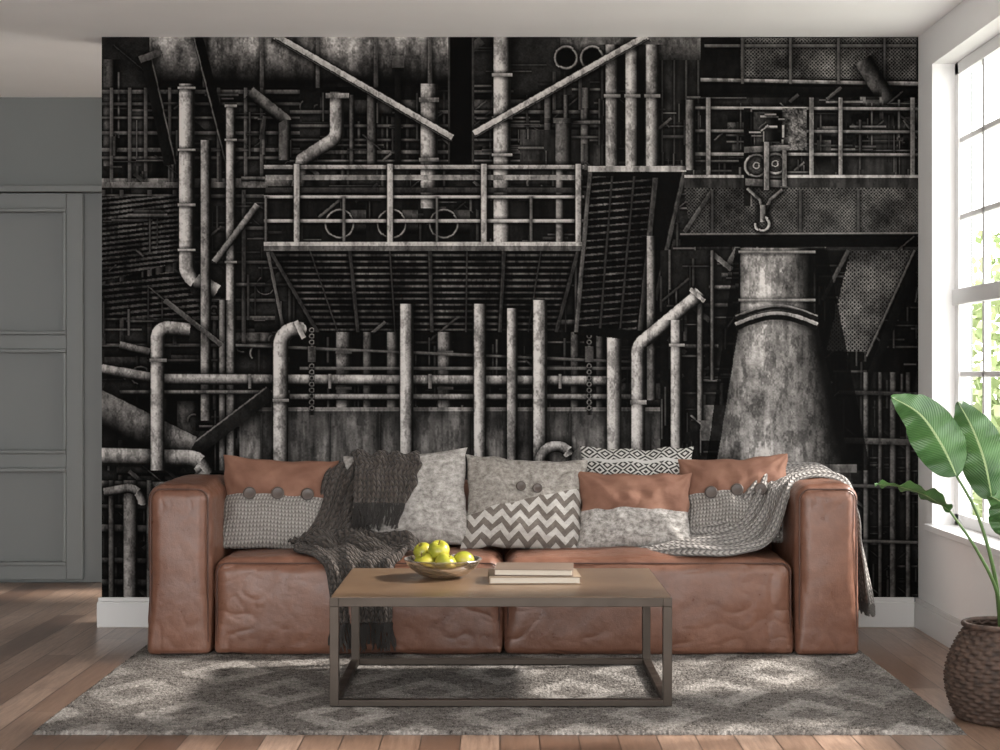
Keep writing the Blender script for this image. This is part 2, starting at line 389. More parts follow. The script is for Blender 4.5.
# lower-left
pipe([(180,462),(272,392)],13,.18,.5,True); pipe([(175,457),(267,387)],1.5,.55,0,True)
pipe([(95,405),(190,452)],34,.52,.5,tex=.9); pipe([(100,456),(188,458)]+arc(188,476,18,270,340)[1:],17,.82)
pipe([(158,470),(158,338)]+arc(168,338,10,180,270)[1:]+[(190,330)],14,.9); pipe([(150,360),(167,360)],3,.6,.4,True)
pipe([(120,345),(150,352)],8,.5); pipe([(165,300),(222,345)],5,.44,.4,True)
clutter(60,102,240,470,597,.2,.45,(1,1.5,2,4),60)
for y,w,b in ((484,8,.55),(506,5,.45),(528,9,.52),(560,6,.45),(582,8,.4)): pipe([(100,y),(240,y+3)],w,b)
for x,w,b in ((112,6,.44),(131,14,.68),(150,6,.46),(176,10,.5),(205,6,.4)): pipe([(x,480),(x,597)],w,b)
pipe([(104,492),(128,488)]+arc(128,503,15,270,360)[1:],9,.68)
pipe([(281,462),(281,345)]+arc(297,345,16,180,290)[1:],15,.98); pipe([(296,321),(304,338)],5,.9,.4,True)
pipe([(273,400),(289,400)],3,.75,.4,True)
# centre front posts
for x,y0,w,b in ((407,304,13,.95),(480,304,12.5,.92),(512,308,10.5,.82),(540,300,14,.96),(614,328,14.5,.94)):
    pipe([(x,y0),(x,465)],w,b)
pipe([(540,470)]+arc(556,462,16,180,330)[1:],11,.8)
for x in (312,589):
    pipe([(x,332),(x,415)],1,.1,.5,True)
    for k in range(14): pipe(arc(x,330+k*6,2.2,0,360,8),1.1,.5,.3)
    pipe([(x,346),(x,362)],8,.4,.3,True)
# right stair underside
poly([(588,168),(684,172),(655,342),(574,334)],lambda X,Y,r:.03+.03*N3[r])
slats([(592,176),(652,178),(636,330),(578,326)],.32,7,.24,.08,.03)
pipe([(590,170),(576,332)],4,.44,.3,True); pipe([(655,178),(640,330)],5,.32,.3,True); pipe([(684,172),(655,300)],4,.34,.3,True)
for x0,x1 in ((612,600),(634,620)): pipe([(x0,176),(x1,328)],2,.24,.3,True)
rect(588,166,686,172,.76,.7)
pipe([(651,236),(651,400)],9,.66)
# right area
rect(660,250,735,465,.11,.9,N1); clutter(80,658,738,248,455,.2,.5,(1,1.5,2,3,5),45)
rect(700,405,740,440,.40,.95,N1)
pipe([(700,300),(700,420)],6,.5); pipe([(712,250),(712,380)],4,.42)
# right galleries
rect(700,37,918,98,.08,.9,N1)
mesh_panel([(740,38),(916,38),(916,80),(740,78)],.34,3.6,.34,.045)
pipe([(704,46),(916,46)],3,.45,.4,True); pipe([(700,80),(918,84)],3.5,.75,.5,True); pipe([(700,89),(918,93)],8,.07,.3,True)
for x in (742,790,838,884): pipe([(x,38),(x,84)],2.5,.4,.4,True)
rect(700,98,916,176,.13,.95,N1); pipe([(862,60),(918,150)],18,.34,.5,tex=.95); poly([(880,105),(915,100),(915,175),(850,176)],lambda X,Y,r:.06+.3*N2[r])
for _ in range(22): 
    x=R_.uniform(700,910); y=R_.uniform(100,160); pipe([(x,y),(x+R_.uniform(4,22),y)],R_.uniform(8,18),R_.uniform(.2,.5),.6,False,.9)
clutter(70,690,916,98,176,.2,.55,(1,1.4,2,3),50)
for y,w,b in ((108,3,.75),(131,2.5,.6),(154,3,.66)): pipe([(690,y),(918,y+1)],w,b,.5,True)
for x in (708,811,840,912): pipe([(x,98),(x,178)],4,.7,.45,True)
rect(782,108,806,150,.40,.98,N3)
pipe([(690,100),(690,170)],9,.55)
rect(684,176,918,188,.22,.8); rect(684,175,918,178,.80,.6)
mesh_panel([(684,188),(918,188),(918,232),(690,236)],.26,3.4,.36,.03)
pipe([(684,232),(712,190)],4,.4,.4,True)
for x in (712,800,858): pipe([(x,190),(x,235)],2.5,.3,.4,True)
rect(680,234,918,247,.04,.4); pipe([(680,234),(918,233)],1.6,.5,0,True)
# stair on right
rect(815,250,918,372,.06,.8); clutter(40,815,918,250,372,.15,.36,(1,1.5,2),40)
mesh_panel([(850,250),(914,250),(868,352),(826,350)],.28,4.0,.36,.035)
pipe([(918,252),(872,372)],9,.08,.3,True); pipe([(848,250),(822,300)],4,.3,.3,True); pipe([(914,250),(866,356)],2,.4,.3,True)
rect(838,372,918,597,.13,.95,N1); clutter(80,838,918,360,597,.16,.42,(1,1.5,2,3),45)
for x,w,b in ((866,6,.4),(880,4,.34),(893,7,.4),(908,5,.4)): pipe([(x,372),(x,597)],w,b)
for y in (392,440,485,540): pipe([(838,y),(918,y+2)],R_.choice([3,4,6]),R_.uniform(.25,.42),.4,True)
# elbow pipes in front
pipe([(638,465),(638,352)]+arc(652,352,14,180,235)[1:]+[(694,299),(700,292)],13.5,.96)
pipe([(630,402),(646,402)],4,.7,.3,True); pipe([(690,289),(704,301)],4,.9,.3,True)
pipe([(676,465),(676,320)],11,.88); pipe([(669,345),(684,345)],3,.7,.3,True)
# chimney cone
def cone(x0,x1,X0,X1,y0,y1,b):
    def fn(X,Y,r):
        k=(Y-y0)/(y1-y0); l=x0+(X0-x0)*k; rr=x1+(X1-x1)*k; q=(X-l)/(rr-l)*2-1
        q=np.clip(q,-.99,.99); s=np.clip(np.cos(np.arcsin(q)+.45),0,1)**1.3*1.0+.08
        st=.0+1.05*N2[r]+.5*N1[r]+.15*N3[r]
        return b*s*st*1.05*(1-.3*BL[r])
    poly([(x0,y0),(x1,y0),(X1,y1),(X0,y1)],fn)
poly([(735,248),(826,248),(870,470),(705,470)],lambda X,Y,r:img[r]*.3)
cone(740,813,740,813,248,318,.76)
for y in (252,300): pipe([(738,y),(815,y)],2.5,.6,.4,True)
cone(740,815,716,850,316,466,.72)
fl=[(735+82*i/14,324-11*math.sin(math.pi*i/14)) for i in range(15)]
pipe([(x,y+3) for x,y in fl],7,.12,.3,True); pipe(fl,3.5,.8,.5,True)
pipe([(x,y-5) for x,y in fl],3,.12,.2,True); pipe([(x,y-8) for x,y in fl],1.5,.55,.2,True)
rect(712,464,856,472,.42,.7); rect(716,472,850,597,.22,.9)
# hanging hoist block: side plates, sheaves, chain and hook
rect(743,108,751,206,.10,.5); pipe([(751,108),(751,206)],1.4,.5,0,True)
pipe([(765,112),(765,150)],24,.26,.7); clutter(18,748,784,114,150,.35,.8,(1,1.5,3),12)
for cx,cy,rr in ((756,166,11),(775,164,10)):
    poly(arc(cx,cy,rr,0,360,20),lambda X,Y,r:.14+.35*N3[r]); pipe(arc(cx,cy,rr,0,360,20),3,.75,.6); pipe(arc(cx,cy,3,0,360,10),2,.7,.3)
pipe([(744,150),(788,148)],6,.62,.6,True); pipe([(745,182),(787,184)],7,.5,.6,True); pipe([(766,142),(766,190)],5,.7,.6,True)
pipe([(784,150),(784,186)],4,.6,.5,True); pipe([(747,188),(760,200),(762,212)],4,.55,.5); pipe([(782,190),(770,200),(765,212)],4,.5,.5)
pipe([(763,205),(763,222)],7,.7,.6); pipe(arc(762,224,7,-70,190,12),3.2,.85,.6)
# grain, contrast, sharpen
img=np.clip(img*(.82+.36*N3),0,1)
bl=(img+np.roll(img,2,0)+np.roll(img,-2,0)+np.roll(img,2,1)+np.roll(img,-2,1))/5
img=np.clip(img+.9*(img-bl),0,1)
GX,GY=1480,1014
ix=np.clip(((np.arange(GX)+.5)/GX*Wp).astype(int),1,Wp-2); iy=np.clip(((np.arange(GY)+.5)/GY*Hp).astype(int),1,Hp-2)
g=(img[np.ix_(iy,ix)]*3+img[np.ix_(iy,ix-1)]+img[np.ix_(iy-1,ix)])/5
lin=.49*np.clip(g,0,1)**2.0+.0012
co=np.zeros((GY,GX,3),np.float32); co[:,:,0]=np.linspace(XL,XR,GX)[None,:]; co[:,:,1]=D-.004; co[:,:,2]=np.linspace(CH,bh,GY)[:,None]
cc=np.ones((GY,GX,4),np.float32); cc[:,:,0]=lin; cc[:,:,1]=lin*.945; cc[:,:,2]=lin*.90
t=NT('mural_print',.85,spec=.06); at=t.add('ShaderNodeAttribute',attribute_name='print'); t.set('Base Color',at.outputs['Color'])
grid_mesh('wall_mural',co,t.m,cc)

# ================================================================= RUG
t=NT('rug_wool',1,spec=.05); o=t.coord(); x,y,z=t.sep(o)
wob=t.math('MULTIPLY',t.math('SUBTRACT',t.noise(o,14,4,.7),.5),.13)
u=t.math('PINGPONG',t.math('ADD',t.math('MULTIPLY',x,1.9),wob),.5); v=t.math('PINGPONG',t.math('ADD',t.math('MULTIPLY',y,1.3),wob),.5)
dd=t.math('ADD',u,v); ring=t.math('PINGPONG',t.math('MULTIPLY',dd,2.0),.5)
n=t.noise(o,150,6,.85); n2=t.noise(o,2.5,4); n3=t.noise(t.mapping(o,(1,2.2,1)),38,4,.7)
spk=t.math('ADD',t.math('MULTIPLY',n,.5),t.math('MULTIPLY',n3,.5))
base=t.ramp(spk,[(.40,(.030,.026,.024)),(.60,(.21,.193,.178))])
lt=t.ramp(spk,[(.38,(.11,.102,.094)),(.60,(.39,.365,.34))])
f=t.math('MULTIPLY',t.ramp(ring,[(.27,0.),(.36,1.)]),t.ramp(n2,[(.36,.25),(.65,.9)]))
t.set('Base Color',t.mix(f,base,lt))
rx0,rx1,ry0,ry1=-1.5,1.495,5.138,6.80
nx,ny=760,420
RX,RY=np.meshgrid(np.linspace(rx0,rx1,nx),np.linspace(ry0,ry1,ny)); RZ=.008+.008*rng.random((ny,nx))
RZ[0,:]=RZ[-1,:]=.001; RZ[:,0]=RZ[:,-1]=.001
ed=rng.random((ny,nx))*.008; RX[:,0]-=ed[:,0]; RX[:,-1]+=ed[:,-1]; RY[0,:]-=ed[0,:]; RY[-1,:]+=ed[-1,:]
co=np.stack([RX,RY,RZ],2)[::-1]
grid_mesh('area_rug',co,t.m)

# ================================================================= SOFA
sofa=empty('leather_sofa',(0,0,0)); ZB=.016
def puffy(name,x0,x1,y0,y1,z0,z1,r,bul=(.012,.012,.012),wr=.004,mat=None,parent=None,n=44,seed=0):
    c=Vector(((x0+x1)/2,(y0+y1)/2,(z0+z1)/2)); h=Vector(((x1-x0)/2,(y1-y0)/2,(z1-z0)/2))
    V=[];F=[];idx={}
    def key(p): return tuple(round(q_,5) for q_ in p)
    for ax in range(3):
        for sgn in (-1,1):
            u_,v_=(ax+1)%3,(ax+2)%3
            for i in range(n):
                for j in range(n):
                    q=[]
                    for (di,dj) in ((0,0),(1,0),(1,1),(0,1)):
                        p=[0,0,0]; p[ax]=sgn
                        for w_,k in ((u_,i+di),(v_,j+dj)):
                            s=-1+2*k/n; p[w_]=math.sin(s*math.pi/2)*.6+s*.4
                        kk=key(p)
                        if kk not in idx: idx[kk]=len(V); V.append(Vector(p))
                        q.append(idx[kk])
                    F.append(q if sgn>0 else q[::-1])
    out=[]
    for p in V:
        P=Vector((p.x*h.x,p.y*h.y,p.z*h.z)); rr=r*(.35+.65*min(1,max(0,(p.z+1)/.9)))
        Q=Vector([max(-(h[k]-rr),min(h[k]-rr,P[k])) for k in range(3)])
        dv=P-Q; P2=Q+dv.normalized()*rr if dv.length>1e-7 else P
        nrm=dv.normalized() if dv.length>1e-7 else Vector((0,0,0))
        for k in range(3):
            o1,o2=(k+1)%3,(k+2)%3; s=p[k]
            P2[k]+=bul[k]*(abs(s)**3)*math.copysign(1,s)*(1-p[o1]**2)*(1-p[o2]**2)
        wp=P2+c
        nn=noise.noise(wp*4.5+Vector((seed,0,0)))+.35*noise.noise(wp*11+Vector((seed,3,0)))
        eg=max(sorted((abs(p.x),abs(p.y),abs(p.z)))[1]-.35,0)/.65
        rid=1-abs(noise.noise(Vector((wp.x*8,wp.y*8,wp.z*8))+Vector((0,seed,0))))*2
        rid2=1-abs(noise.noise(Vector((wp.x*17,wp.y*17,wp.z*13))+Vector((9,seed,0))))*2
        P2+=nrm*(wr*nn-wr*.55*(max(0,rid)**6)*(.2+.8*eg)-wr*.30*(max(0,rid2)**4)*(.2+.8*eg*eg))
        w2=P2+c
        if w2.z<z0: w2.z=z0
        out.append(w2)
    return mesh(name,out,F,mat or M['leather'],parent)
AF=6.512; SF=6.527
puffy('arm_left',-1.438,-1.178,AF,7.27,ZB,.705,.058,(.010,.012,.016),.005,parent=sofa,n=64,seed=1)
puffy('arm_right',1.208,1.465,AF,7.27,ZB,.705,.058,(.010,.012,.016),.005,parent=sofa,n=64,seed=2)
puffy('seat_left',-1.172,.012,SF,7.05,ZB,.405,.062,(.004,.020,.024),.007,parent=sofa,n=110,seed=3)
puffy('seat_right',.018,1.202,SF,7.05,ZB,.405,.062,(.004,.020,.024),.007,parent=sofa,n=110,seed=4)
puffy('backrest_left',-1.172,.012,7.03,7.27,ZB,.68,.06,(.004,.015,.012),.004,parent=sofa,seed=5)
puffy('backrest_right',.018,1.202,7.03,7.27,ZB,.68,.06,(.004,.015,.012),.004,parent=sofa,seed=6)
def seam_loop(name,x0,x1,z0,z1,y,rc):
    pts=[]
    for cx,cz,a0 in ((x1-rc,z1-rc,0),(x0+rc,z1-rc,90),(x0+rc,z0+rc,180),(x1-rc,z0+rc,270)):
        for k in range(7):
            a=math.radians(a0+15*k); pts.append((cx+rc*math.cos(a),y,cz+rc*math.sin(a)))
    tube(name,pts,.0034,M['seam'],sofa,True,2)
seam_loop('arm_seam_left',-1.425,-1.191,ZB+.006,.690,AF+.011,.045)
seam_loop('arm_seam_right',1.221,1.452,ZB+.006,.690,AF+.011,.045)
seam_loop('seat_seam_left',-1.157,-.003,ZB+.008,.386,SF+.014,.04)
seam_loop('seat_seam_right',.033,1.187,ZB+.008,.386,SF+.014,.04)

# ================================================================= PILLOWS
def pillow(name,loc,w,h,th,rot,mat,seed=0,buttons=None,bs=1.15):
    n=56; V=[];F=[];UV=[]
    for side in (1,-1):
        for j in range(n+1):
            for i in range(n+1):
                u=-1+2*i/n; v=-1+2*j/n; u=math.sin(u*math.pi/2); v=math.sin(v*math.pi/2)
                cx=1-.085*(1-v*v); cz=1-.085*(1-u*u)
                X=u*w/2*cx; Z=v*h/2*cz
                tt=max(0,(1-u**2))**.42*max(0,(1-v**2))**.42
                wr=.014*noise.noise((u*2.2+seed,v*2.2,side))+.011*noise.noise((u*5+seed,v*3.5,side*2))+.005*noise.noise((u*14+seed,v*10,side*2))
                rad=math.atan2(1-abs(v),1-abs(u)+1e-6); cr=math.hypot(1-abs(u),1-abs(v))
                wr+=.012*math.sin(rad*11+seed)*math.exp(-cr*1.6)*min(1,cr*4)
                Yy=-side*(th/2*tt+wr*tt)
                Z+=.012*noise.noise((u*3,seed,1)); X+=.012*noise.noise((v*3,seed,4))
                V.append((X,Yy,Z)); UV.append(((u+1)/2,(v+1)/2))
    m=(n+1)**2
    for s in (0,1):
        for j in range(n):
            for i in range(n):
                a=s*m+j*(n+1)+i; q=(a,a+1,a+n+2,a+n+1); F.append(q if s==0 else q[::-1])
    o=mesh(name,V,F,mat,None,True,UV)
    bm=bmesh.new(); bm.from_mesh(o.data); bmesh.ops.remove_doubles(bm,verts=bm.verts,dist=.0006); bm.to_mesh(o.data); bm.free()
    o.location=loc; o.rotation_euler=rot
    if buttons:
        for k,(bx,bz) in enumerate(buttons):
            tt=(1-(bx/(w/2))**2)**.42*(1-(bz/(h/2))**2)**.42; yb=-th/2*tt-.012
            b=lathe('button_%d'%(k+1),[(.001,-.004),(.021*bs,-.004),(.024*bs,0),(.021*bs,.005),(.016*bs,.002),(.001,.002)],M['button'],None,24)
            b.parent=o; b.location=(bx,yb,bz); b.rotation_euler=(math.pi/2,0,0)
    return o
M['button']=NT('button_horn',.4,(.06,.045,.038)).m
pm={k:pillow_mat('pillow_'+k,k) for k in ('split','splitlow','fur','chevron','aztec')}
pillow('throw_pillow',(-.955,6.87,.600),.50,.42,.17,(-.33,math.radians(3),.05),pm['split'],1,buttons=[(-.115,.022),(.005,.026),(.13,.03)])
pillow('throw_pillow',(-.395,6.87,.618),.54,.43,.17,(-.30,math.radians(-4),0),pm['fur'],2)
pillow('throw_pillow',(.105,6.86,.602),.53,.42,.17,(-.33,math.radians(3),0),pm['chevron'],3,buttons=[(-.02,.055),(.05,.05)],bs=.9)
pillow('throw_pillow',(.60,6.97,.660),.50,.38,.10,(-.22,0,0),pm['aztec'],4)
pillow('throw_pillow',(.575,6.83,.575),.50,.35,.15,(-.34,math.radians(1),0),pm['splitlow'],5)
pillow('throw_pillow',(1.01,6.89,.615),.48,.40,.16,(-.33,math.radians(-3),-.1),pm['split'],6,buttons=[(-.10,.02),(.01,.025),(.11,.025)])

# ================================================================= THROWS
def patch(name,rows,nu,nv,mat,parent=None,amp=.015,ff=5,seed=0,th=.008,fringe=None,fringe_len=.08,uvs=1.15):
    R=[[Vector(p) for p in r] for r in rows]
    cols=len(R[0]); G=[]
    for j in range(nv+1):
        t_=j/nv; rr=[crom([R[k][c] for k in range(len(R))],t_) for c in range(cols)]
        G.append([crom(rr,i/nu) for i in range(nu+1)])
    V=[];UV=[]
    L1=0
    for j in range(nv+1):
        if j: L1+=(G[j][nu//2]-G[j-1][nu//2]).length
        L2=0
        for i in range(nu+1):
            if i: L2+=(G[j][i]-G[j][i-1]).length
            a=G[j][min(i+1,nu)]-G[j][max(i-1,0)]; b=G[min(j+1,nv)][i]-G[max(j-1,0)][i]; nrm=a.cross(b)
            nrm=nrm.normalized() if nrm.length>1e-9 else Vector((0,0,1))
            u=i/nu; v=j/nv
            ph=ff*2*math.pi*u+3.0*noise.noise((u*2,v*4,seed))+1.5*v
            d_=amp*(.5+.5*math.sin(ph))+amp*.9*(noise.noise((u*5+seed,v*7,2))+.3)+amp*.4*noise.noise((u*13,v*16,seed))
            V.append(G[j][i]+nrm*d_+a.normalized()*.012*noise.noise((v*9,seed,u))); UV.append((L2*uvs,L1))
    F=[]
    for j in range(nv):
        for i in range(nu):
            a=j*(nu+1)+i; F.append((a,a+1,a+nu+2,a+nu+1))
    o=mesh(name,[tuple(p) for p in V],F,mat,parent,True,UV)
    m=o.modifiers.new('s','SOLIDIFY'); m.thickness=th; m.offset=0
    m=o.modifiers.new('ss','SUBSURF'); m.levels=1; m.render_levels=1
    if fringe:
        fc=bpy.data.curves.new(name+'_fringe','CURVE'); fc.dimensions='3D'; fc.bevel_depth=.0035; fc.bevel_resolution=1; fc.materials.append(mat)
        for e in fringe:
            jj=nv if e=='end' else 0
            for i in range(0,nu+1,1):
                for rep in range(2):
                    p=V[jj*(nu+1)+i].copy(); q=V[(jj-1 if e=='end' else 1)*(nu+1)+i]; dr_=(p-q).normalized()
                    dr_=(dr_*.5+Vector((random.uniform(-.3,.3),random.uniform(-.25,.05),-.7 if e=='end' else -.1))).normalized()
                    s=fc.splines.new('POLY'); s.points.add(4); ln=fringe_len*random.uniform(.7,1.1)
                    for k in range(5):
                        pp=p+dr_*ln*k/4+Vector((.004*math.sin(k*1.7+i),-.002,-.01*(k/4)**2)); s.points[k].co=(*pp,1)
        link(bpy.data.objects.new(name+'_fringe',fc),parent)
    return o
tb=empty('knit_throw_blanket',(0,0,0))
def row(x0,x1,y,z,n=4,dy=0,dz=0): return [(x0+(x1-x0)*k/(n-1),y+dy*k/(n-1),z+dz*k/(n-1)) for k in range(n)]
patch('throw_body',[row(-.70,-.48,7.06,.76),row(-.72,-.50,6.93,.79),row(-.76,-.55,6.84,.71),row(-.79,-.56,6.80,.58),row(-.84,-.52,6.74,.49),row(-.86,-.42,6.66,.45),row(-.80,-.38,6.57,.45),row(-.73,-.42,6.49,.41),row(-.70,-.43,6.475,.32),row(-.68,-.44,6.475,.15)],
      40,100,M['throw_dark'],tb,.022,4,1,fringe=['end'],fringe_len=.10)
patch('throw_flap',[row(-.66,-.36,7.00,.80),row(-.64,-.35,6.90,.835),row(-.62,-.34,6.82,.78),row(-.62,-.36,6.77,.69),row(-.62,-.40,6.745,.62)],30,40,M['throw_dark'],tb,.018,4,5,fringe=['end'],fringe_len=.10)
patch('throw_bundle',[row(-.90,-.62,6.80,.47),row(-.87,-.48,6.74,.51),row(-.80,-.34,6.66,.485),row(-.70,-.31,6.58,.445)],36,36,M['throw_dark'],tb,.036,3,9)
tb2=empty('knit_throw_blanket',(0,0,0))
patch('throw_body',[
 [(.57,6.68,.435),(.60,6.76,.44),(.64,6.86,.445)],
 [(.78,6.56,.44),(.79,6.72,.47),(.83,6.83,.49)],
 [(1.02,6.55,.445),(1.0,6.72,.50),(.97,6.82,.58)],
 [(1.12,6.60,.51),(1.10,6.75,.60),(1.08,6.83,.70)],
 [(1.18,6.66,.66),(1.16,6.82,.71),(1.14,6.92,.77)],
 [(1.26,6.74,.735),(1.26,6.90,.75),(1.24,7.06,.775)],
 [(1.42,6.76,.735),(1.42,6.92,.75),(1.42,7.10,.76)],
 [(1.51,6.76,.66),(1.51,6.94,.66),(1.51,7.12,.66)],
 [(1.54,6.74,.45),(1.54,6.93,.45),(1.54,7.12,.45)],
 [(1.58,6.74,.19),(1.59,6.94,.18),(1.60,7.12,.18)]],50,130,M['throw_light'],tb2,.020,4,3,fringe=['end','start'],fringe_len=.04)

# ================================================================= COFFEE TABLE
ct=empty('coffee_table',(0,0,0)); tx0,tx1,ty0,ty1,tz=-.586,.592,5.50,6.325,.393; s=.031; fb=.0165
t=NT('bronze_metal',.42,(.055,.044,.036),.8); t.set('Roughness',t.ramp(t.noise(t.coord(),14,4),[(.3,.34),(.7,.52)])); M['bronze']=t.m
P=[]
for x in (tx0,tx1-s):
    for y in (ty0,ty1-s): P.append((x,x+s,y,y+s,fb,tz-.034))
    P.append((x,x+s,ty0+s,ty1-s,fb,fb+.022)); P.append((x,x+s,ty0,ty1,tz-.034,tz-.003))
P+=[(tx0+s,tx1-s,ty0,ty0+s,fb,fb+.022),(tx0+s,tx1-s,ty1-s,ty1,fb,fb+.022),(tx0+s,tx1-s,ty0,ty0+s,tz-.034,tz-.003),(tx0+s,tx1-s,ty1-s,ty1,tz-.034,tz-.003)]
boxes('frame',P,M['bronze'],ct,.0015)
t=NT('table_wood',.30); o=t.coord(); g_=t.noise(t.mapping(o,(1.2,14,1)),5,8,.7); g2=t.noise(o,2,3)
t.set('Base Color',t.mix(.35,t.ramp(g_,[(.3,(.045,.025,.014)),(.7,(.165,.105,.063))]),t.ramp(g2,[(.3,(.09,.053,.031)),(.7,(.20,.13,.08))]))); t.set('Normal',t.bump(g_,.1,.002))
boxes('table_top',[(tx0+.004,tx1-.004,ty0+.004,ty1-.004,tz-.02,tz)],t.m,ct,.002)

# bowl
bx,by=-.215,6.03
t=NT('smoked_glass',.04,(.46,.35,.22)); t.b.inputs['Transmission Weight'].default_value=.9; t.b.inputs['IOR'].default_value=1.45
bowl=empty('glass_bowl',(0,0,0))
prof=[(.001,.004),(.05,.004),(.085,.018),(.12,.042),(.143,.070),(.146,.072),(.148,.069),(.125,.037),(.09,.011),(.055,.0),(.001,.0)]
lathe('bowl_shell',prof,t.m,bowl,64,(bx,by,tz+.001))
t=NT('apple_skin',.28); o=t.coord(); n=t.noise(o,16,4)
t.set('Base Color',t.ramp(n,[(.3,(.17,.20,.018)),(.55,(.32,.30,.03)),(.8,(.45,.35,.07))])); M['apple']=t.m
M['stem']=NT('stem_brown',.7,(.12,.07,.03)).m
def apple(x,y,z,r,rot):
    pr=[]
    for k in range(25):
        a=-math.pi/2+math.pi*k/24; rr=r*math.cos(a)*(1+.06*math.sin(a)); zz=r*.92*math.sin(a)
        zz-=r*.22*math.exp(-(rr/(r*.28))**2)*(1 if a>0 else -1)
        pr.append((max(rr,.0005),zz))
    o=lathe('green_apple',pr,M['apple'],None,32); o.location=(x,y,z); o.rotation_euler=rot
    tube('apple_stem',[(0,0,r*.66),(.002,0,r*.9),(.006,0,r*1.12)],.0018,M['stem'],o)
    return o
for (dx,dy,dz,r,rt) in ((-.068,-.03,.056,.041,(.3,-.4,0)),(.012,-.068,.058,.041,(.5,.1,1)),(.078,-.005,.060,.041,(.2,.6,2)),(-.02,.062,.058,.041,(-.4,0,0)),(-.015,-.012,.102,.041,(.5,-.3,.5)),(-.078,.045,.092,.036,(.1,-.6,.5))):
    apple(bx+dx,by+dy,tz+.001+dz,r,rt)
# books
M['paper']=NT('book_pages',.8,(.50,.45,.38)).m
def book(cx,cy,z,w,d,h,rot,cover):
    e=empty('book',(cx,cy,z)); e.rotation_euler=(0,0,rot)
    boxes('cover',[(-w/2,w/2,-d/2,d/2,0,.003),(-w/2,w/2,-d/2,d/2,h-.003,h),(-w/2,-w/2+.004,-d/2,d/2,.003,h-.003)],cover,e,.001)
    boxes('pages',[(-w/2+.004,w/2-.005,-d/2+.005,d/2-.005,.003,h-.003)],M['paper'],e)
book(.125,5.95,tz+.001,.335,.235,.026,.03,NT('cover_tan',.6,(.22,.165,.115)).m)
book(.128,5.955,tz+.0285,.29,.215,.024,-.05,NT('cover_grey',.55,(.14,.10,.075)).m)

# ================================================================= POTTED PLANT
pp=empty('potted_plant',(0,0,0)); px_,py_=1.685,5.38
t=NT('wicker',.75); o=t.coord(); n=t.noise(o,40,4); t.set('Base Color',t.ramp(n,[(.3,(.022,.013,.009)),(.7,(.085,.052,.038))])); M['wicker']=t.m
V=[];F=[];nr,na=110,200
for j in range(nr+1):
    v=j/nr; z_=.003+.315*v; r_=.125+.060*math.sin(math.pi*min(1,v*.95+.08))**.9-.012*v
    rowf=v*22; ri=int(rowf); fr=rowf-ri
    for i in range(na):
        a=2*math.pi*i/na
        w_=.0055*math.sin(a*20+math.pi*(ri%2))*math.sin(math.pi*fr)+.004*math.sin(math.pi*fr)
        V.append((px_+(r_+w_)*math.cos(a),py_+(r_+w_)*math.sin(a),z_))
for j in range(nr):
    for i in range(na): F.append((j*na+i,j*na+(i+1)%na,(j+1)*na+(i+1)%na,(j+1)*na+i))
mesh('basket',V,F,M['wicker'],pp)
tube('basket_rim',[(px_+.122*math.cos(a*math.pi/24),py_+.122*math.sin(a*math.pi/24),.318) for a in range(48)],.009,M['wicker'],pp,True)
lathe('soil',[(.001,.30),(.06,.298),(.122,.29)],NT('soil',1,(.03,.02,.015)).m,pp,32,(px_,py_,0))
t=NT('leaf_green',.32); uv=t.coord('UV'); x,y,z=t.sep(uv)
vein=t.math('SINE',t.math('MULTIPLY',t.math('SUBTRACT',y,t.math('MULTIPLY',t.math('ABSOLUTE',t.math('SUBTRACT',x,.5)),.5)),190))
mid=t.math('LESS_THAN',t.math('ABSOLUTE',t.math('SUBTRACT',x,.5)),.022)
c_=t.ramp(t.noise(t.coord(),7,4),[(.3,(.012,.050,.016)),(.7,(.065,.165,.045))])
c_=t.mix(t.math('MULTIPLY',t.math('ADD',vein,1),.12),c_,(.13,.25,.08)); t.set('Base Color',t.mix(mid,c_,(.29,.38,.19)))
t.set('Normal',t.bump(vein,.25,.003))
M['leaf']=t.m; M['gstem']=NT('stem_green',.45,(.07,.13,.04)).m
def leaf(pts,W,side,fold=.25,seed=0,name='leaf'):
    P=[Vector(p) for p in pts]; n=40;m=14; V=[];UV=[];side=Vector(side).normalized()
    for j in range(n+1):
        t_=j/n; c=crom(P,t_); tg=(crom(P,min(1,t_+.02))-crom(P,max(0,t_-.02))).normalized()
        sd=(side-tg*side.dot(tg)).normalized(); nm=sd.cross(tg)
        w=W*(math.sin(math.pi*t_**.78)**.75)*(1-.25*t_) if 0<t_<1 else .001
        for i in range(m+1):
            u=-1+2*i/m
            p=c+sd*(w*u*math.cos(fold*abs(u)))+nm*(-w*abs(u)*math.sin(fold)+(.008*math.sin(t_*22+seed+u)+.004*math.sin(t_*47+seed*2))*abs(u))
            V.append(tuple(p)); UV.append((i/m,t_))
    F=[(j*(m+1)+i,j*(m+1)+i+1,(j+1)*(m+1)+i+1,(j+1)*(m+1)+i) for j in range(n) for i in range(m)]
    return mesh(name,V,F,M['leaf'],pp,True,UV)
def stem(pts,r=.0055,name='stem'):
    P=[Vector(p) for p in pts]; tube(name,[tuple(crom(P,k/24)) for k in range(25)],r,M['gstem'],pp,False,3,lambda t_:1.5-.8*t_)
by0=(px_,py_,.28)
stem([by0,(1.62,5.24,.50),(1.55,5.19,.70),(1.475,5.17,.83)]); leaf([(1.475,5.17,.83),(1.42,5.14,.93),(1.34,5.10,1.03),(1.240,5.06,1.085)],.094,(.75,-.15,.75),.3,1,'leaf_1')
stem([by0,(1.655,5.24,.55),(1.60,5.2,.75)]); leaf([(1.60,5.2,.75),(1.565,5.17,.88),(1.515,5.14,.99),(1.465,5.12,1.07)],.088,(.9,-.2,.25),.3,2,'leaf_2')
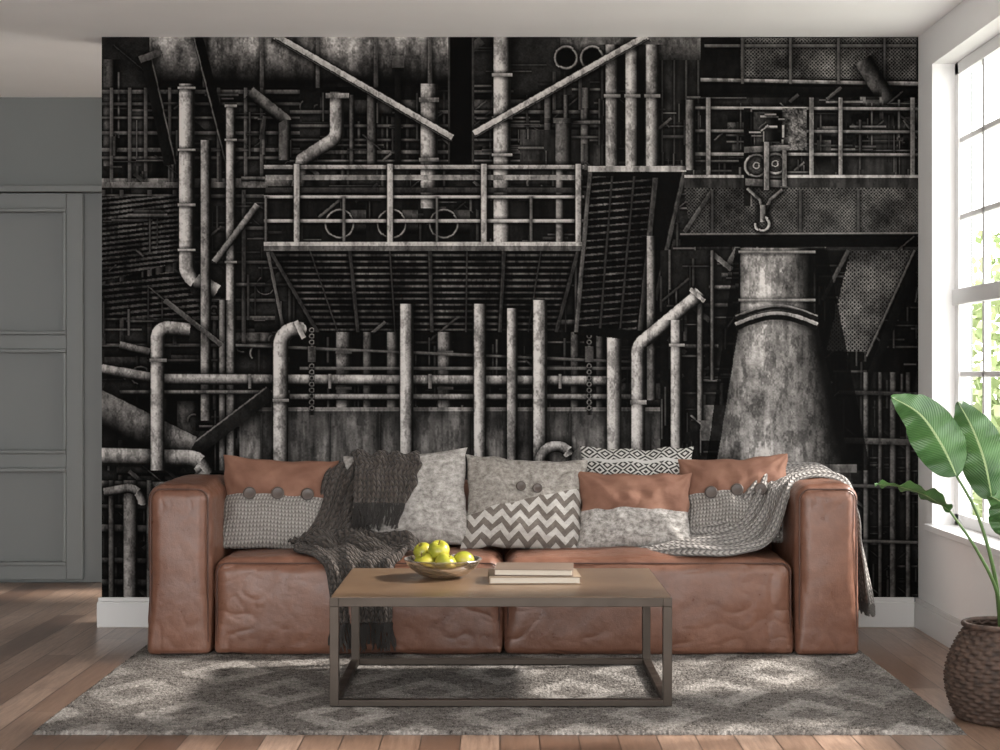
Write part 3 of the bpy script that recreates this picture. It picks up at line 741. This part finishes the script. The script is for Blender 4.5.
stem([by0,(1.62,5.22,.45),(1.53,5.15,.60),(1.44,5.12,.72)],.005); leaf([(1.44,5.12,.72),(1.36,5.10,.77),(1.27,5.08,.80),(1.185,5.06,.81)],.055,(.25,-1,.25),.2,3,'leaf_3')
stem([by0,(1.67,5.24,.45),(1.66,5.19,.62)]); leaf([(1.66,5.19,.62),(1.65,5.17,.68),(1.62,5.14,.74),(1.56,5.10,.77)],.075,(.8,-.3,.5),.3,4,'leaf_4')
stem([by0,(1.71,5.27,.6),(1.76,5.2,.9)]); leaf([(1.76,5.2,.9),(1.78,5.17,1.02),(1.79,5.14,1.13),(1.77,5.10,1.2)],.085,(1,.1,0),.3,5,'leaf_5')

# ================================================================= GARDEN outside the windows
gd=empty('garden',(5,14,-.3))
t=NT('foliage',.7); t.set('Base Color',t.ramp(t.noise(t.coord(),3,4),[(.3,(.13,.19,.06)),(.7,(.34,.38,.20))])); fol=t.m
V=[];F=[]
for (cx,cy,cz,R) in ((5.2,15,1.0,1.3),(6.6,18.5,1.4,1.7),(4.4,12.5,.4,1.0),(7.6,15,1.2,1.5),(5.6,9.5,.4,.9)):
    for _ in range(1900):
        d=Vector((random.gauss(0,1),random.gauss(0,1),random.gauss(0,1))).normalized()*R*random.uniform(.75,1.05)
        p=Vector((cx-5,cy-14,max(cz,-.2)+.3))+d; p.z=max(p.z,.05)
        a=Vector((random.gauss(0,1),random.gauss(0,1),random.gauss(0,1))).normalized()*.07; b=a.cross(Vector((random.gauss(0,1),random.gauss(0,1),random.gauss(0,1)))).normalized()*.05
        k=len(V); V+=[tuple(p-a),tuple(p-b),tuple(p+a),tuple(p+b)]; F.append((k,k+1,k+2,k+3))
mesh('shrubs',V,F,fol,gd,False)
boxes('lawn',[(XR+.4-5,9,-16,12,-.1,0)],NT('lawn',.9,(.33,.335,.30)).m,gd)

# ================================================================= LIGHT
w=bpy.data.worlds.new('World'); scene.world=w; w.use_nodes=True; nt=w.node_tree; bg=nt.nodes['Background']
tc=nt.nodes.new('ShaderNodeTexCoord'); sp=nt.nodes.new('ShaderNodeSeparateXYZ'); rp=nt.nodes.new('ShaderNodeValToRGB')
nt.links.new(tc.outputs['Generated'],sp.inputs[0]); mp=nt.nodes.new('ShaderNodeMapRange'); mp.inputs[1].default_value=-1; nt.links.new(sp.outputs[2],mp.inputs[0]); nt.links.new(mp.outputs[0],rp.inputs[0])
e=rp.color_ramp.elements; e[0].position=.42; e[0].color=(1,.99,.975,1); e[1].position=.52; e[1].color=(1,.995,.985,1)
nt.links.new(rp.outputs[0],bg.inputs[0]); bg.inputs[1].default_value=5.9
sl=bpy.data.lights.new('sun','SUN'); sl.energy=12; sl.angle=math.radians(6); sl.color=(1,.94,.87)
so=link(bpy.data.objects.new('sun_light',sl)); so.rotation_euler=Vector((-.80,-.14,-.56)).to_track_quat('-Z','Y').to_euler()

cam=bpy.data.cameras.new('Camera'); cam.lens=57.6; cam.sensor_width=36; cam.clip_end=60
co_=link(bpy.data.objects.new('Camera',cam)); co_.location=(0,0,1.156); co_.rotation_euler=(math.pi/2,0,0); scene.camera=co_
